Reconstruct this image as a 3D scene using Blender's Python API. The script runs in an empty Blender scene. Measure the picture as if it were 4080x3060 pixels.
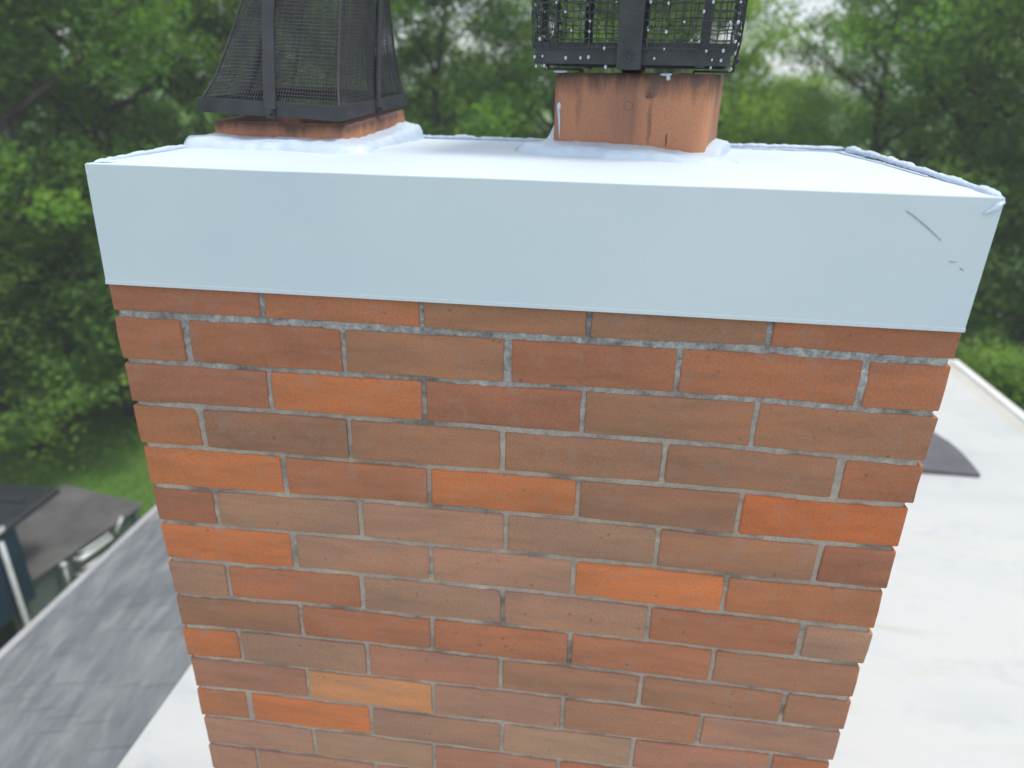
import bpy, bmesh, math, random
from mathutils import Vector, Matrix, noise
D = bpy.data
C = bpy.context.scene.collection
scene = bpy.context.scene
rad = math.radians

# ---------------------------------------------------------------- camera
CAM = (0.60882, -0.78843, 0.21683)
RM = [[0.991968, 0.124907, 0.019939], [-0.06768, 0.39097, 0.917912], [-0.106858, 0.911888, -0.396284]]
cd = D.cameras.new("camera"); cam = D.objects.new("camera", cd); C.objects.link(cam)
m3 = Matrix((RM[0], RM[1], [-v for v in RM[2]])).transposed()
cam.matrix_world = Matrix.Translation(CAM) @ m3.to_4x4()
cd.sensor_width = 36.0; cd.lens = 704.9 / 1024 * 36
cd.clip_start = 0.02; cd.clip_end = 2000
cd.dof.use_dof = True; cd.dof.focus_distance = 0.86; cd.dof.aperture_fstop = 3.2
scene.camera = cam

# ---------------------------------------------------------------- world, sun, exposure
SUN_EL, SUN_ROT = rad(67), rad(78)
w = D.worlds.new("World"); scene.world = w; w.use_nodes = True
nt = w.node_tree; nt.nodes.clear()
def N(t, typ, **kw):
    n = t.nodes.new(typ)
    for k, v in kw.items():
        if k in n.inputs: n.inputs[k].default_value = v
        else: setattr(n, k, v)
    return n
sky = N(nt, "ShaderNodeTexSky", sky_type='NISHITA', sun_disc=False, sun_elevation=SUN_EL, sun_rotation=SUN_ROT,
        air_density=1.0, dust_density=1.5, ozone_density=1.0)
tc = N(nt, "ShaderNodeTexCoord")
cn = N(nt, "ShaderNodeTexNoise", Scale=2.2, Detail=6.0, Roughness=0.55)
nt.links.new(tc.outputs['Generated'], cn.inputs['Vector'])
cr = N(nt, "ShaderNodeValToRGB")
cr.color_ramp.elements[0].position = 0.30; cr.color_ramp.elements[0].color = (0.35, 0.35, 0.35, 1)
cr.color_ramp.elements[1].position = 0.62; cr.color_ramp.elements[1].color = (0.85, 0.85, 0.85, 1)
nt.links.new(cn.outputs['Fac'], cr.inputs['Fac'])
mx = N(nt, "ShaderNodeMixRGB"); mx.inputs['Color2'].default_value = (9.6, 10.1, 10.7, 1)
nt.links.new(cr.outputs['Color'], mx.inputs['Fac'])
nt.links.new(sky.outputs['Color'], mx.inputs['Color1'])
bg = N(nt, "ShaderNodeBackground", Strength=0.099)
nt.links.new(mx.outputs['Color'], bg.inputs['Color'])
wo = N(nt, "ShaderNodeOutputWorld"); nt.links.new(bg.outputs['Background'], wo.inputs['Surface'])

sd = D.lights.new("sun", 'SUN'); sd.energy = 1.85; sd.angle = rad(14); sd.color = (1.0, 0.95, 0.86)
so = D.objects.new("sun", sd); C.objects.link(so)
sdir = Vector((math.sin(SUN_ROT) * math.cos(SUN_EL), math.cos(SUN_ROT) * math.cos(SUN_EL), math.sin(SUN_EL)))
so.rotation_euler = (-sdir).to_track_quat('-Z', 'Y').to_euler()
vs = scene.view_settings
scene.display_settings.display_device = 'sRGB'
vs.view_transform = 'Standard'; vs.look = 'None'; vs.gamma = 1.0; vs.use_curve_mapping = False
vs.exposure = 0.42
scene.cycles.max_bounces = 8
scene.cycles.diffuse_bounces = 5
scene.cycles.transparent_max_bounces = 8

# ---------------------------------------------------------------- helpers
def lin(r, g, b):
    def f(c):
        c /= 255.0
        return c / 12.92 if c <= 0.04045 else ((c + 0.055) / 1.055) ** 2.4
    return (f(r), f(g), f(b))

def obj(name, bm_or_me, mat, parent=None, smooth=False, loc=None):
    if isinstance(bm_or_me, bmesh.types.BMesh):
        me = D.meshes.new(name); bm_or_me.to_mesh(me); bm_or_me.free()
    else: me = bm_or_me
    if mat: me.materials.append(mat)
    if smooth:
        for p in me.polygons: p.use_smooth = True
    o = D.objects.new(name, me); C.objects.link(o)
    if parent: o.parent = parent
    if loc: o.location = loc
    return o

def tag(o, label=None, cat=None, group=None, kind=None):
    if label: o['label'] = label
    if cat: o['category'] = cat
    if group: o['group'] = group
    if kind: o['kind'] = kind
    return o

def empty(name, loc=(0, 0, 0), rz=0.0):
    o = D.objects.new(name, None); C.objects.link(o)
    o.location = loc; o.rotation_euler = (0, 0, rz); o.empty_display_size = 0.1
    return o

def box(bm, x0, x1, y0, y1, z0, z1):
    v = [bm.verts.new((x, y, z)) for z in (z0, z1) for y in (y0, y1) for x in (x0, x1)]
    fs = []
    for idx in ((0, 2, 3, 1), (4, 5, 7, 6), (0, 1, 5, 4), (2, 6, 7, 3), (0, 4, 6, 2), (1, 3, 7, 5)):
        fs.append(bm.faces.new([v[i] for i in idx]))
    return v, fs

def bevel(bm, off, seg=2, edges=None):
    bmesh.ops.bevel(bm, geom=list(edges or bm.edges), offset=off, segments=seg, profile=0.5, affect='EDGES', clamp_overlap=True)

def tube(bm, pts, r, n=6, cap=True):
    """bar of round section along pts; r a number or list"""
    rings = []
    for i, p in enumerate(pts):
        p = Vector(p)
        a = Vector(pts[max(i - 1, 0)]); b = Vector(pts[min(i + 1, len(pts) - 1)])
        t = (b - a).normalized()
        u = t.orthogonal().normalized() if i == 0 else (u - t * u.dot(t)).normalized()
        v = t.cross(u)
        rr = r[i] if isinstance(r, (list, tuple)) else r
        rings.append([bm.verts.new(p + (u * math.cos(2 * math.pi * k / n) + v * math.sin(2 * math.pi * k / n)) * rr) for k in range(n)])
    for a, b in zip(rings, rings[1:]):
        for k in range(n):
            bm.faces.new((a[k], a[(k + 1) % n], b[(k + 1) % n], b[k]))
    if cap and n > 2:
        bm.faces.new(rings[0][::-1]); bm.faces.new(rings[-1])

def interp(tab, x):
    if x <= tab[0][0]: return tab[0][1]
    for (a, b), (c, d) in zip(tab, tab[1:]):
        if x <= c: return b + (d - b) * (x - a) / (c - a)
    return tab[-1][1]

def n3(x, y, z, s=1.0): return noise.noise(Vector((x, y, z)) * s)

# ---------------------------------------------------------------- materials
def mat(name):
    m = D.materials.new(name); m.use_nodes = True
    t = m.node_tree; b = t.nodes['Principled BSDF']
    return m, t, b
def coords(t): return N(t, "ShaderNodeTexCoord").outputs['Object']
def noise_node(t, vec, scale, detail=4.0, rough=0.5, dist=0.0, stretch=None):
    n = N(t, "ShaderNodeTexNoise", Scale=scale, Detail=detail, Roughness=rough, Distortion=dist)
    if stretch:
        mp = N(t, "ShaderNodeMapping"); mp.inputs['Scale'].default_value = stretch
        t.links.new(vec, mp.inputs['Vector']); vec = mp.outputs['Vector']
    t.links.new(vec, n.inputs['Vector'])
    return n.outputs['Fac']
def ramp(t, fac, stops):
    r = N(t, "ShaderNodeValToRGB")
    el = r.color_ramp.elements
    while len(el) < len(stops): el.new(0.5)
    for e, (p, c) in zip(el, stops):
        e.position = p; e.color = (c[0], c[1], c[2], 1) if not isinstance(c, (int, float)) else (c, c, c, 1)
    t.links.new(fac, r.inputs['Fac'])
    return r.outputs['Color']
def mix(t, fac, a, b, mode='MIX'):
    n = N(t, "ShaderNodeMixRGB", blend_type=mode)
    for s, v in (('Fac', fac), ('Color1', a), ('Color2', b)):
        if isinstance(v, (int, float)): n.inputs[s].default_value = v if s == 'Fac' else (v, v, v, 1)
        elif isinstance(v, tuple): n.inputs[s].default_value = (v[0], v[1], v[2], 1)
        else: t.links.new(v, n.inputs[s])
    return n.outputs['Color']
def bump(t, b, h, strength=0.3, dist=0.002):
    n = N(t, "ShaderNodeBump", Strength=strength, Distance=dist)
    t.links.new(h, n.inputs['Height']); t.links.new(n.outputs['Normal'], b.inputs['Normal'])
def attr(t, name): return N(t, "ShaderNodeAttribute", attribute_name=name).outputs['Color']

def m_brick():
    m, t, b = mat("fired_brick"); v = coords(t)
    base = attr(t, "col")
    big = noise_node(t, v, 9.0, 3, 0.5, 0.3, (0.45, 1, 1.6))
    c = mix(t, 1.0, base, ramp(t, big, [(0.30, (0.84, 0.88, 0.92)), (0.52, (1, 1, 1)), (0.74, (1.14, 1.05, 0.94))]), 'MULTIPLY')
    st = noise_node(t, v, 26.0, 4, 0.6, 0.4, (0.4, 1, 2.2))
    c = mix(t, 1.0, c, ramp(t, st, [(0.32, (0.86, 0.89, 0.93)), (0.55, (1.02, 1.0, 1.0)), (0.75, (1.08, 1.05, 0.99))]), 'MULTIPLY')
    fine = noise_node(t, v, 420.0, 3, 0.65)
    c = mix(t, 1.0, c, ramp(t, fine, [(0.3, 0.84), (0.7, 1.12)]), 'MULTIPLY')
    # dark iron spots / pits
    vo = N(t, "ShaderNodeTexVoronoi", Scale=48.0); vo.inputs['Randomness'].default_value = 1.0
    t.links.new(v, vo.inputs['Vector'])
    spot = ramp(t, vo.outputs['Distance'], [(0.05, 1.0), (0.15, 0.0)])
    gate = ramp(t, noise_node(t, v, 16.0, 2, 0.5), [(0.46, 0.0), (0.58, 1.0)])
    sp = mix(t, 1.0, spot, gate, 'MULTIPLY')
    spf = mix(t, 1.0, sp, (0.55, 0.55, 0.55), 'MULTIPLY')
    c = mix(t, spf, c, (0.10, 0.075, 0.075))
    # grey mortar haze washed over the face
    hz = ramp(t, noise_node(t, v, 34.0, 5, 0.65, 0.5), [(0.53, 0.0), (0.78, 0.42)])
    c = mix(t, hz, c, (0.30, 0.27, 0.25))
    t.links.new(c, b.inputs['Base Color'])
    b.inputs['Roughness'].default_value = 0.86; b.inputs['Specular IOR Level'].default_value = 0.25
    hh = mix(t, 0.5, fine, noise_node(t, v, 90.0, 4, 0.6))
    hh = mix(t, sp, hh, 0.0)
    bump(t, b, hh, 0.35, 0.0012)
    return m

def m_mortar():
    m, t, b = mat("lime_mortar"); v = coords(t)
    n1 = noise_node(t, v, 22.0, 5, 0.65, 0.2, (0.55, 1, 1))
    c = ramp(t, n1, [(0.28, lin(120, 114, 110)), (0.42, lin(166, 155, 146)), (0.62, lin(184, 172, 161)), (0.80, lin(212, 204, 196))])
    # upper courses: weathered blue-grey with pale flecks
    sep = N(t, "ShaderNodeSeparateXYZ"); t.links.new(v, sep.inputs[0])
    zz = ramp(t, sep.outputs['Z'], [(0.0, 0.0), (1.0, 1.0)])
    mr = N(t, "ShaderNodeMapRange"); mr.inputs['From Min'].default_value = -0.26; mr.inputs['From Max'].default_value = -0.08
    t.links.new(sep.outputs['Z'], mr.inputs['Value'])
    n2 = noise_node(t, v, 95.0, 5, 0.75)
    c2 = ramp(t, n2, [(0.30, lin(112, 112, 116)), (0.5, lin(158, 157, 159)), (0.64, lin(184, 184, 186)), (0.76, lin(222, 222, 222))])
    c = mix(t, mr.outputs['Result'], c, c2)
    dk = noise_node(t, v, 11.0, 4, 0.6, 0.0, (0.8, 1, 1.3))
    c = mix(t, ramp(t, dk, [(0.54, 0.0), (0.66, 0.62)]), c, (0.09, 0.09, 0.095))
    c = mix(t, 1.0, c, ramp(t, noise_node(t, v, 300.0, 3, 0.6), [(0.3, 0.85), (0.7, 1.12)]), 'MULTIPLY')
    t.links.new(c, b.inputs['Base Color']); b.inputs['Roughness'].default_value = 0.95
    b.inputs['Specular IOR Level'].default_value = 0.15
    bump(t, b, mix(t, 0.5, noise_node(t, v, 260.0, 4, 0.7), n2), 0.7, 0.003)
    return m

def m_plain(name, col, rough=0.6, metal=0.0, var=0.12, scale=12.0, bumpd=0.0, bscale=80.0, spec=0.5):
    m, t, b = mat(name); v = coords(t)
    c = mix(t, 1.0, col, ramp(t, noise_node(t, v, scale, 5, 0.6), [(0.3, 1 - var), (0.7, 1 + var)]), 'MULTIPLY')
    t.links.new(c, b.inputs['Base Color'])
    b.inputs['Roughness'].default_value = rough; b.inputs['Metallic'].default_value = metal
    b.inputs['Specular IOR Level'].default_value = spec
    if bumpd: bump(t, b, noise_node(t, v, bscale, 5, 0.6), 0.5, bumpd)
    return m

def m_capmetal():
    m, t, b = mat("painted_sheet_metal"); v = coords(t)
    n = noise_node(t, v, 2.2, 4, 0.5, 0.3, (1, 1, 1.6))
    c = ramp(t, n, [(0.3, (0.585, 0.675, 0.775)), (0.7, (0.65, 0.73, 0.81))])
    d = ramp(t, noise_node(t, v, 30.0, 6, 0.75, 0.8), [(0.63, 0.0), (0.82, 0.16)])
    c = mix(t, d, c, (0.42, 0.44, 0.44))
    f = noise_node(t, v, 900.0, 2, 0.6)
    c = mix(t, 1.0, c, ramp(t, f, [(0.3, 0.965), (0.7, 1.03)]), 'MULTIPLY')
    t.links.new(c, b.inputs['Base Color'])
    b.inputs['Roughness'].default_value = 0.6; b.inputs['Specular IOR Level'].default_value = 0.2
    bump(t, b, noise_node(t, v, 3.5, 2, 0.4), 0.25, 0.01)
    return m

def m_sealant():
    m, t, b = mat("white_sealant"); v = coords(t)
    c = ramp(t, noise_node(t, v, 18.0, 4, 0.6), [(0.3, (0.50, 0.61, 0.75)), (0.7, (0.60, 0.70, 0.81))])
    d = ramp(t, noise_node(t, v, 70.0, 5, 0.7, 0.5), [(0.66, 0.0), (0.8, 0.25)])
    c = mix(t, d, c, (0.45, 0.45, 0.42))
    t.links.new(c, b.inputs['Base Color']); b.inputs['Roughness'].default_value = 0.38
    b.inputs['Subsurface Weight'].default_value = 0.0
    bump(t, b, noise_node(t, v, 60.0, 4, 0.6, 0.8), 0.6, 0.004)
    return m

def m_clay(marks=False):
    m, t, b = mat("terracotta_flue"); v = coords(t)
    sep = N(t, "ShaderNodeSeparateXYZ"); t.links.new(v, sep.inputs[0])
    c = ramp(t, noise_node(t, v, 7.0, 4, 0.5, 0.2, (1, 1, 0.35)), [(0.3, (0.29, 0.145, 0.10)), (0.5, (0.42, 0.195, 0.12)), (0.72, (0.56, 0.25, 0.125))])
    # vertical soot / rust runs
    run = noise_node(t, v, 16.0, 4, 0.6, 0.1, (1, 1, 0.06))
    c = mix(t, ramp(t, run, [(0.56, 0.0), (0.68, 0.45)]), c, (0.13, 0.075, 0.07))
    # soot hanging down from the rim (attribute painted in metres below the rim)
    rim = attr(t, "rim")
    wob = noise_node(t, v, 22.0, 5, 0.7, 0.3, (1, 1, 0.15))
    rr = N(t, "ShaderNodeMath", operation='ADD'); t.links.new(rim, rr.inputs[0])
    w2 = N(t, "ShaderNodeMath", operation='MULTIPLY_ADD'); t.links.new(wob, w2.inputs[0]); w2.inputs[1].default_value = -0.9; w2.inputs[2].default_value = 0.42
    t.links.new(w2.outputs[0], rr.inputs[1])
    c = mix(t, ramp(t, rr.outputs[0], [(0.0, 0.85), (0.12, 0.5), (0.28, 0.0)]), c, (0.075, 0.05, 0.05))
    if marks:
        def mt(op, a, b_=None):
            n = N(t, "ShaderNodeMath", operation=op)
            for k, q in enumerate((a, b_)):
                if q is None: continue
                if isinstance(q, (int, float)): n.inputs[k].default_value = q
                else: t.links.new(q, n.inputs[k])
            return n.outputs[0]
        wv = mt('MULTIPLY', mt('SUBTRACT', noise_node(t, v, 55.0, 5, 0.7), 0.5), 0.030)
        fr = mt('LESS_THAN', sep.outputs['Y'], -0.09)
        for (x0, z0, rx, rz, amt) in ((0.033, .205, .011, .013, .75), (0.036, .224, .012, .010, .7), (0.034, .165, .0042, .040, .60), (0.093, .220, .013, .010, .6), (-.070, .19, .006, .045, .35), (0.002, .175, .030, .05, .22)):
            dx_ = mt('DIVIDE', mt('ADD', mt('SUBTRACT', sep.outputs['X'], x0), mt('MULTIPLY', wv, .35)), rx)
            dz_ = mt('DIVIDE', mt('ADD', mt('SUBTRACT', sep.outputs['Z'], z0), wv), rz)
            d_ = mt('SQRT', mt('ADD', mt('MULTIPLY', dx_, dx_), mt('MULTIPLY', dz_, dz_)))
            k_ = mt('MULTIPLY', mt('MULTIPLY', ramp(t, d_, [(0.45, 1.0), (1.0, 0.0)]), amt), fr)
            c = mix(t, k_, c, (0.13, 0.080, 0.078))
    c = mix(t, 1.0, c, ramp(t, noise_node(t, v, 260.0, 3, 0.6), [(0.3, 0.9), (0.7, 1.08)]), 'MULTIPLY')
    t.links.new(c, b.inputs['Base Color']); b.inputs['Roughness'].default_value = 0.72
    b.inputs['Specular IOR Level'].default_value = 0.35
    bump(t, b, noise_node(t, v, 120.0, 4, 0.6), 0.3, 0.0015)
    return m

def m_membrane():
    m, t, b = mat("white_roof_membrane"); v = coords(t)
    c = ramp(t, noise_node(t, v, 1.6, 4, 0.55, 0.3, (0.5, 1.3, 1)), [(0.3, (0.47, 0.49, 0.505)), (0.55, (0.54, 0.55, 0.545)), (0.75, (0.56, 0.555, 0.53))])
    g = ramp(t, noise_node(t, v, 7.0, 6, 0.72, 0.6, (0.6, 1.2, 1)), [(0.54, 0.0), (0.72, 0.55)])
    c = mix(t, g, c, (0.38, 0.405, 0.45))
    y = ramp(t, noise_node(t, v, 3.2, 5, 0.7, 1.0, (0.35, 1.8, 1)), [(0.54, 0.0), (0.72, 0.60)])
    c = mix(t, y, c, (0.50, 0.475, 0.39))
    k = ramp(t, noise_node(t, v, 38.0, 4, 0.7), [(0.66, 0.0), (0.76, 0.45)])
    c = mix(t, k, c, (0.32, 0.33, 0.34))
    # dried ponding dirt along the right-hand edge
    sp_ = N(t, "ShaderNodeSeparateXYZ"); t.links.new(v, sp_.inputs[0])
    wn = noise_node(t, v, 4.0, 5, 0.7)
    ad = N(t, "ShaderNodeMath", operation='MULTIPLY_ADD'); t.links.new(wn, ad.inputs[0]); ad.inputs[1].default_value = 0.25; t.links.new(sp_.outputs['X'], ad.inputs[2])
    wm = N(t, "ShaderNodeMapRange"); wm.inputs['From Min'].default_value = 3.12; wm.inputs['From Max'].default_value = 3.42; t.links.new(ad.outputs[0], wm.inputs['Value'])
    c = mix(t, ramp(t, wm.outputs['Result'], [(0.30, 0.0), (0.52, 0.55), (0.70, 0.0)]), c, (0.50, 0.45, 0.34))
    t.links.new(c, b.inputs['Base Color']); b.inputs['Roughness'].default_value = 0.6
    bump(t, b, noise_node(t, v, 12.0, 5, 0.6), 0.3, 0.01)
    return m

def m_attr(name, rough=0.9, var=0.15, scale=120.0, spec=0.2, bumpd=0.002, stretch=None):
    m, t, b = mat(name); v = coords(t)
    n = noise_node(t, v, scale, 5, 0.7, 0.0, stretch)
    c = mix(t, 1.0, attr(t, "col"), ramp(t, n, [(0.3, 1 - var), (0.7, 1 + var)]), 'MULTIPLY')
    t.links.new(c, b.inputs['Base Color']); b.inputs['Roughness'].default_value = rough
    b.inputs['Specular IOR Level'].default_value = spec
    bump(t, b, n, 0.5, bumpd)
    return m

def m_shingle():
    m, t, b = mat("asphalt_shingle"); v = coords(t)
    mp = N(t, "ShaderNodeMapping"); mp.inputs['Rotation'].default_value = (0, 0, rad(-14)); t.links.new(v, mp.inputs['Vector'])
    n = noise_node(t, mp.outputs['Vector'], 17.0, 4, 0.5, 0.3, (1, 0.32, 1))
    c = mix(t, 1.0, attr(t, "col"), ramp(t, n, [(0.32, (0.64, 0.65, 0.69)), (0.5, (0.78, 0.79, 0.81)), (0.68, (0.98, 0.99, 0.97))]), 'MULTIPLY')
    f = noise_node(t, v, 260.0, 4, 0.7)
    c = mix(t, 1.0, c, ramp(t, f, [(0.3, 0.8), (0.7, 1.2)]), 'MULTIPLY')
    t.links.new(c, b.inputs['Base Color']); b.inputs['Roughness'].default_value = 0.95
    b.inputs['Specular IOR Level'].default_value = 0.2
    bump(t, b, f, 0.5, 0.002)
    return m

def m_leaf(name, dark, mid, light):
    m, t, b = mat(name)
    a = attr(t, "tone")
    oi = N(t, "ShaderNodeObjectInfo").outputs['Random']
    c = ramp(t, a, [(0.0, dark), (0.5, mid), (1.0, light)])
    c = mix(t, 1.0, c, ramp(t, oi, [(0.0, (1.08, 1.16, 1.18)), (1.0, (1.38, 1.30, 1.18))]), 'MULTIPLY')
    t.links.new(c, b.inputs['Base Color']); b.inputs['Roughness'].default_value = 0.55
    b.inputs['Specular IOR Level'].default_value = 0.35
    tr = N(t, "ShaderNodeBsdfTranslucent")
    c2 = mix(t, 1.0, c, (1.25, 1.35, 0.55), 'MULTIPLY'); t.links.new(c2, tr.inputs['Color'])
    ms = N(t, "ShaderNodeMixShader"); ms.inputs[0].default_value = 0.5
    out = t.nodes['Material Output']
    t.links.new(b.outputs[0], ms.inputs[1]); t.links.new(tr.outputs[0], ms.inputs[2]); t.links.new(ms.outputs[0], out.inputs['Surface'])
    return m

def m_lawn():
    m, t, b = mat("lawn_grass"); v = coords(t)
    c = ramp(t, noise_node(t, v, 0.55, 6, 0.65, 0.4), [(0.3, (0.08, 0.17, 0.030)), (0.55, (0.12, 0.26, 0.038)), (0.75, (0.18, 0.28, 0.06))])
    c = mix(t, 1.0, c, ramp(t, noise_node(t, v, 22.0, 5, 0.75), [(0.3, 0.65), (0.7, 1.35)]), 'MULTIPLY')
    t.links.new(c, b.inputs['Base Color']); b.inputs['Roughness'].default_value = 0.9
    bump(t, b, noise_node(t, v, 30.0, 5, 0.7), 0.9, 0.06)
    return m

M = dict(brick=m_brick(), mortar=m_mortar(), cap=m_capmetal(), seal=m_sealant(), clay=m_clay(), clay2=m_clay(True), membrane=m_membrane(),
         shingle=m_shingle(),
         drip=m_plain("drip_edge_metal", (0.40, 0.395, 0.41), 0.45, 0.0, 0.15, 6.0),
         whitetrim=m_plain("white_trim", (0.74, 0.74, 0.71), 0.5, 0.0, 0.08, 4.0),
         siding=m_plain("beige_siding", (0.45, 0.42, 0.36), 0.8, 0, 0.08, 6.0),
         black=m_plain("black_painted_iron", (0.042, 0.042, 0.052), 0.55, 0.0, 0.35, 30.0, 0.0008, 150.0),
         wire=m_plain("sooty_wire", (0.060, 0.058, 0.066), 0.6, 0.0, 0.3, 40.0),
         wire2=m_plain("dark_galvanised_wire", (0.050, 0.050, 0.060), 0.4, 0.3, 0.3, 40.0),
         glint=m_plain("pale_wire_glints", (0.50, 0.54, 0.60), 0.25, 0.0, 0.05, 40.0),  # pale colour for the highlights modelled on the right cage
         rubber=m_plain("dark_rubber_patch", (0.105, 0.108, 0.125), 0.7, 0.0, 0.22, 5.0, 0.004, 40.0),
         scratch=m_plain("scuff_mark", (0.36, 0.39, 0.43), 0.8, 0, 0.3, 200.0),
         lid=m_plain("weathered_dark_lid", (0.12, 0.115, 0.118), 0.6, 0.0, 0.35, 2.5, 0.004, 20.0),
         greysteel=m_plain("grey_painted_steel", (0.155, 0.18, 0.19), 0.5, 0.2, 0.2, 3.0),
         blue=m_plain("dark_blue_panel", (0.014, 0.036, 0.075), 0.5, 0.0, 0.25, 3.0),
         blacklid=m_plain("glossy_black_lid", (0.035, 0.037, 0.045), 0.30, 0.0, 0.3, 3.0),
         zinc=m_plain("pale_zinc_bar", (0.62, 0.64, 0.65), 0.35, 0.3, 0.15, 8.0),
         darkframe=m_plain("dark_frame", (0.03, 0.034, 0.038), 0.7, 0.0, 0.2, 5.0),
         bark=m_plain("tree_bark", (0.050, 0.042, 0.036), 0.95, 0, 0.35, 9.0, 0.02, 14.0),
         lawn=m_lawn(),
         leaf1=m_leaf("leaves_mid_green", (0.065, 0.130, 0.034), (0.130, 0.255, 0.044), (0.23, 0.37, 0.060)),
         leaf2=m_leaf("leaves_dark_green", (0.050, 0.110, 0.036), (0.100, 0.205, 0.046), (0.17, 0.30, 0.06)),
         leaf3=m_leaf("leaves_light_green", (0.085, 0.16, 0.038), (0.17, 0.29, 0.052), (0.28, 0.40, 0.078)))

def set_col(me, name, per_face):
    """per_face: list of rgb, one per polygon"""
    a = me.color_attributes.new(name, 'FLOAT_COLOR', 'CORNER')
    buf = []
    for p in me.polygons:
        c = per_face[p.index]
        buf.extend((c[0], c[1], c[2], 1.0) * p.loop_total)
    a.data.foreach_set('color', buf)

# ================================================================ CHIMNEY
BED={
 1:[(0.006,-0.0658),(0.203,-0.0646),(0.347,-0.0647),(0.510,-0.0646),(0.680,-0.0637),(0.813,-0.0620),(0.986,-0.0648),(1.008,-0.0645)],
 2:[(0.006,-0.1305),(0.179,-0.1290),(0.343,-0.1283),(0.511,-0.1272),(0.685,-0.1265),(0.810,-0.1261),(0.923,-0.1287),(1.001,-0.1287),(1.011,-0.1291)],
 3:[(0.003,-0.1918),(0.205,-0.1889),(0.340,-0.1896),(0.407,-0.1887),(0.504,-0.1896),(0.691,-0.1896),(0.813,-0.1902),(0.915,-0.1925),(1.007,-0.1935)],
 4:[(0.007,-0.2550),(0.096,-0.2532),(0.211,-0.2534),(0.336,-0.2537),(0.409,-0.2527),(0.505,-0.2521),(0.605,-0.2531),(0.699,-0.2515),(0.807,-0.2521),(0.920,-0.2537),(1.008,-0.2528)],
 5:[(0.011,-0.3203),(0.099,-0.3191),(0.206,-0.3167),(0.306,-0.3144),(0.407,-0.3134),(0.513,-0.3145),(0.606,-0.3138),(0.735,-0.3166),(0.833,-0.3185),(0.917,-0.3185),(1.005,-0.3168)],
 6:[(0.011,-0.3813),(0.098,-0.3804),(0.207,-0.3786),(0.307,-0.3771),(0.407,-0.3780),(0.512,-0.3774),(0.606,-0.3790),(0.716,-0.3794),(0.842,-0.3821),(0.923,-0.3817),(1.004,-0.3810)],
 7:[(0.010,-0.4476),(0.098,-0.4460),(0.207,-0.4423),(0.303,-0.4412),(0.406,-0.4410),(0.510,-0.4416),(0.608,-0.4414),(0.714,-0.4441),(0.852,-0.4449),(0.916,-0.4472),(1.006,-0.4486)],
 8:[(0.010,-0.5124),(0.099,-0.5094),(0.204,-0.5069),(0.302,-0.5060),(0.406,-0.5065),(0.509,-0.5054),(0.606,-0.5063),(0.715,-0.5065),(0.808,-0.5091),(0.923,-0.5091),(1.006,-0.5112)],
 9:[(0.009,-0.5740),(0.100,-0.5704),(0.202,-0.5693),(0.303,-0.5681),(0.406,-0.5685),(0.507,-0.5688),(0.610,-0.5684),(0.712,-0.5708),(0.812,-0.5713),(0.914,-0.5740),(1.005,-0.5730)],
 10:[(0.009,-0.6349),(0.096,-0.6328),(0.203,-0.6334),(0.303,-0.6329),(0.404,-0.6332),(0.507,-0.6318),(0.604,-0.6321),(0.714,-0.6320),(0.806,-0.6348),(0.915,-0.6341),(1.004,-0.6351)],
 11:[(0.012,-0.7011),(0.101,-0.6983),(0.202,-0.6979),(0.302,-0.6972),(0.404,-0.7001),(0.511,-0.6995),(0.606,-0.6989),(0.712,-0.6976),(0.809,-0.6969),(0.914,-0.6953),(1.003,-0.6976)],
 12:[(0.012,-0.7644),(0.096,-0.7619),(0.204,-0.7634),(0.300,-0.7619),(0.402,-0.7640),(0.511,-0.7631),(0.602,-0.7640)],
 13:[(0.013,-0.8281),(0.100,-0.8264),(0.202,-0.8251),(0.339,-0.8250)],
}
HEAD={
 0:[0.2047,0.4056,0.6050,0.8103], 1:[0.0981,0.3051,0.5103,0.7133,0.9224], 2:[0.2009,0.4051,0.6051,0.8102],
 3:[0.0985,0.3033,0.5057,0.7098,0.9200], 4:[0.2068,0.4081,0.6056,0.8107], 5:[0.0993,0.3094,0.5123,0.7138,0.9192],
 6:[0.2072,0.4075,0.6068,0.8098], 7:[0.0974,0.3036,0.5097,0.7145,0.9204], 8:[0.2048,0.4061,0.6083,0.8101],
 9:[0.0998,0.3039,0.5085,0.7150,0.9180], 10:[0.2029,0.4040,0.6045,0.8085], 11:[0.0974,0.3022,0.5127,0.7144,0.9180],
 12:[0.2006,0.4025,0.6030,0.8080], 13:[0.0958,0.3020,0.5100,0.7140,0.9180]}
ENDS={0:(0.0060,1.0124), 1:(0.0040,1.0129), 2:(0.0039,1.0136), 3:(0.0035,1.0140), 4:(0.0057,1.0101), 5:(0.0057,1.0104), 6:(0.0073,1.0091), 7:(0.0074,1.0096), 8:(0.0078,1.0070), 9:(0.0077,1.0071), 10:(0.0103,1.0047), 11:(0.0102,1.0020), 12:(0.0121,1.0020)}
COURSE = 0.06345; NROW = 26
WIDE = {(1, 0): .0105, (1, 2): .0105, (1, 4): .0085, (3, 0): .009, (3, 4): .010, (5, 4): .0075, (7, 4): .008, (11, 0): .010, (4, 0): .008, (6, 0): .009}
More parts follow.
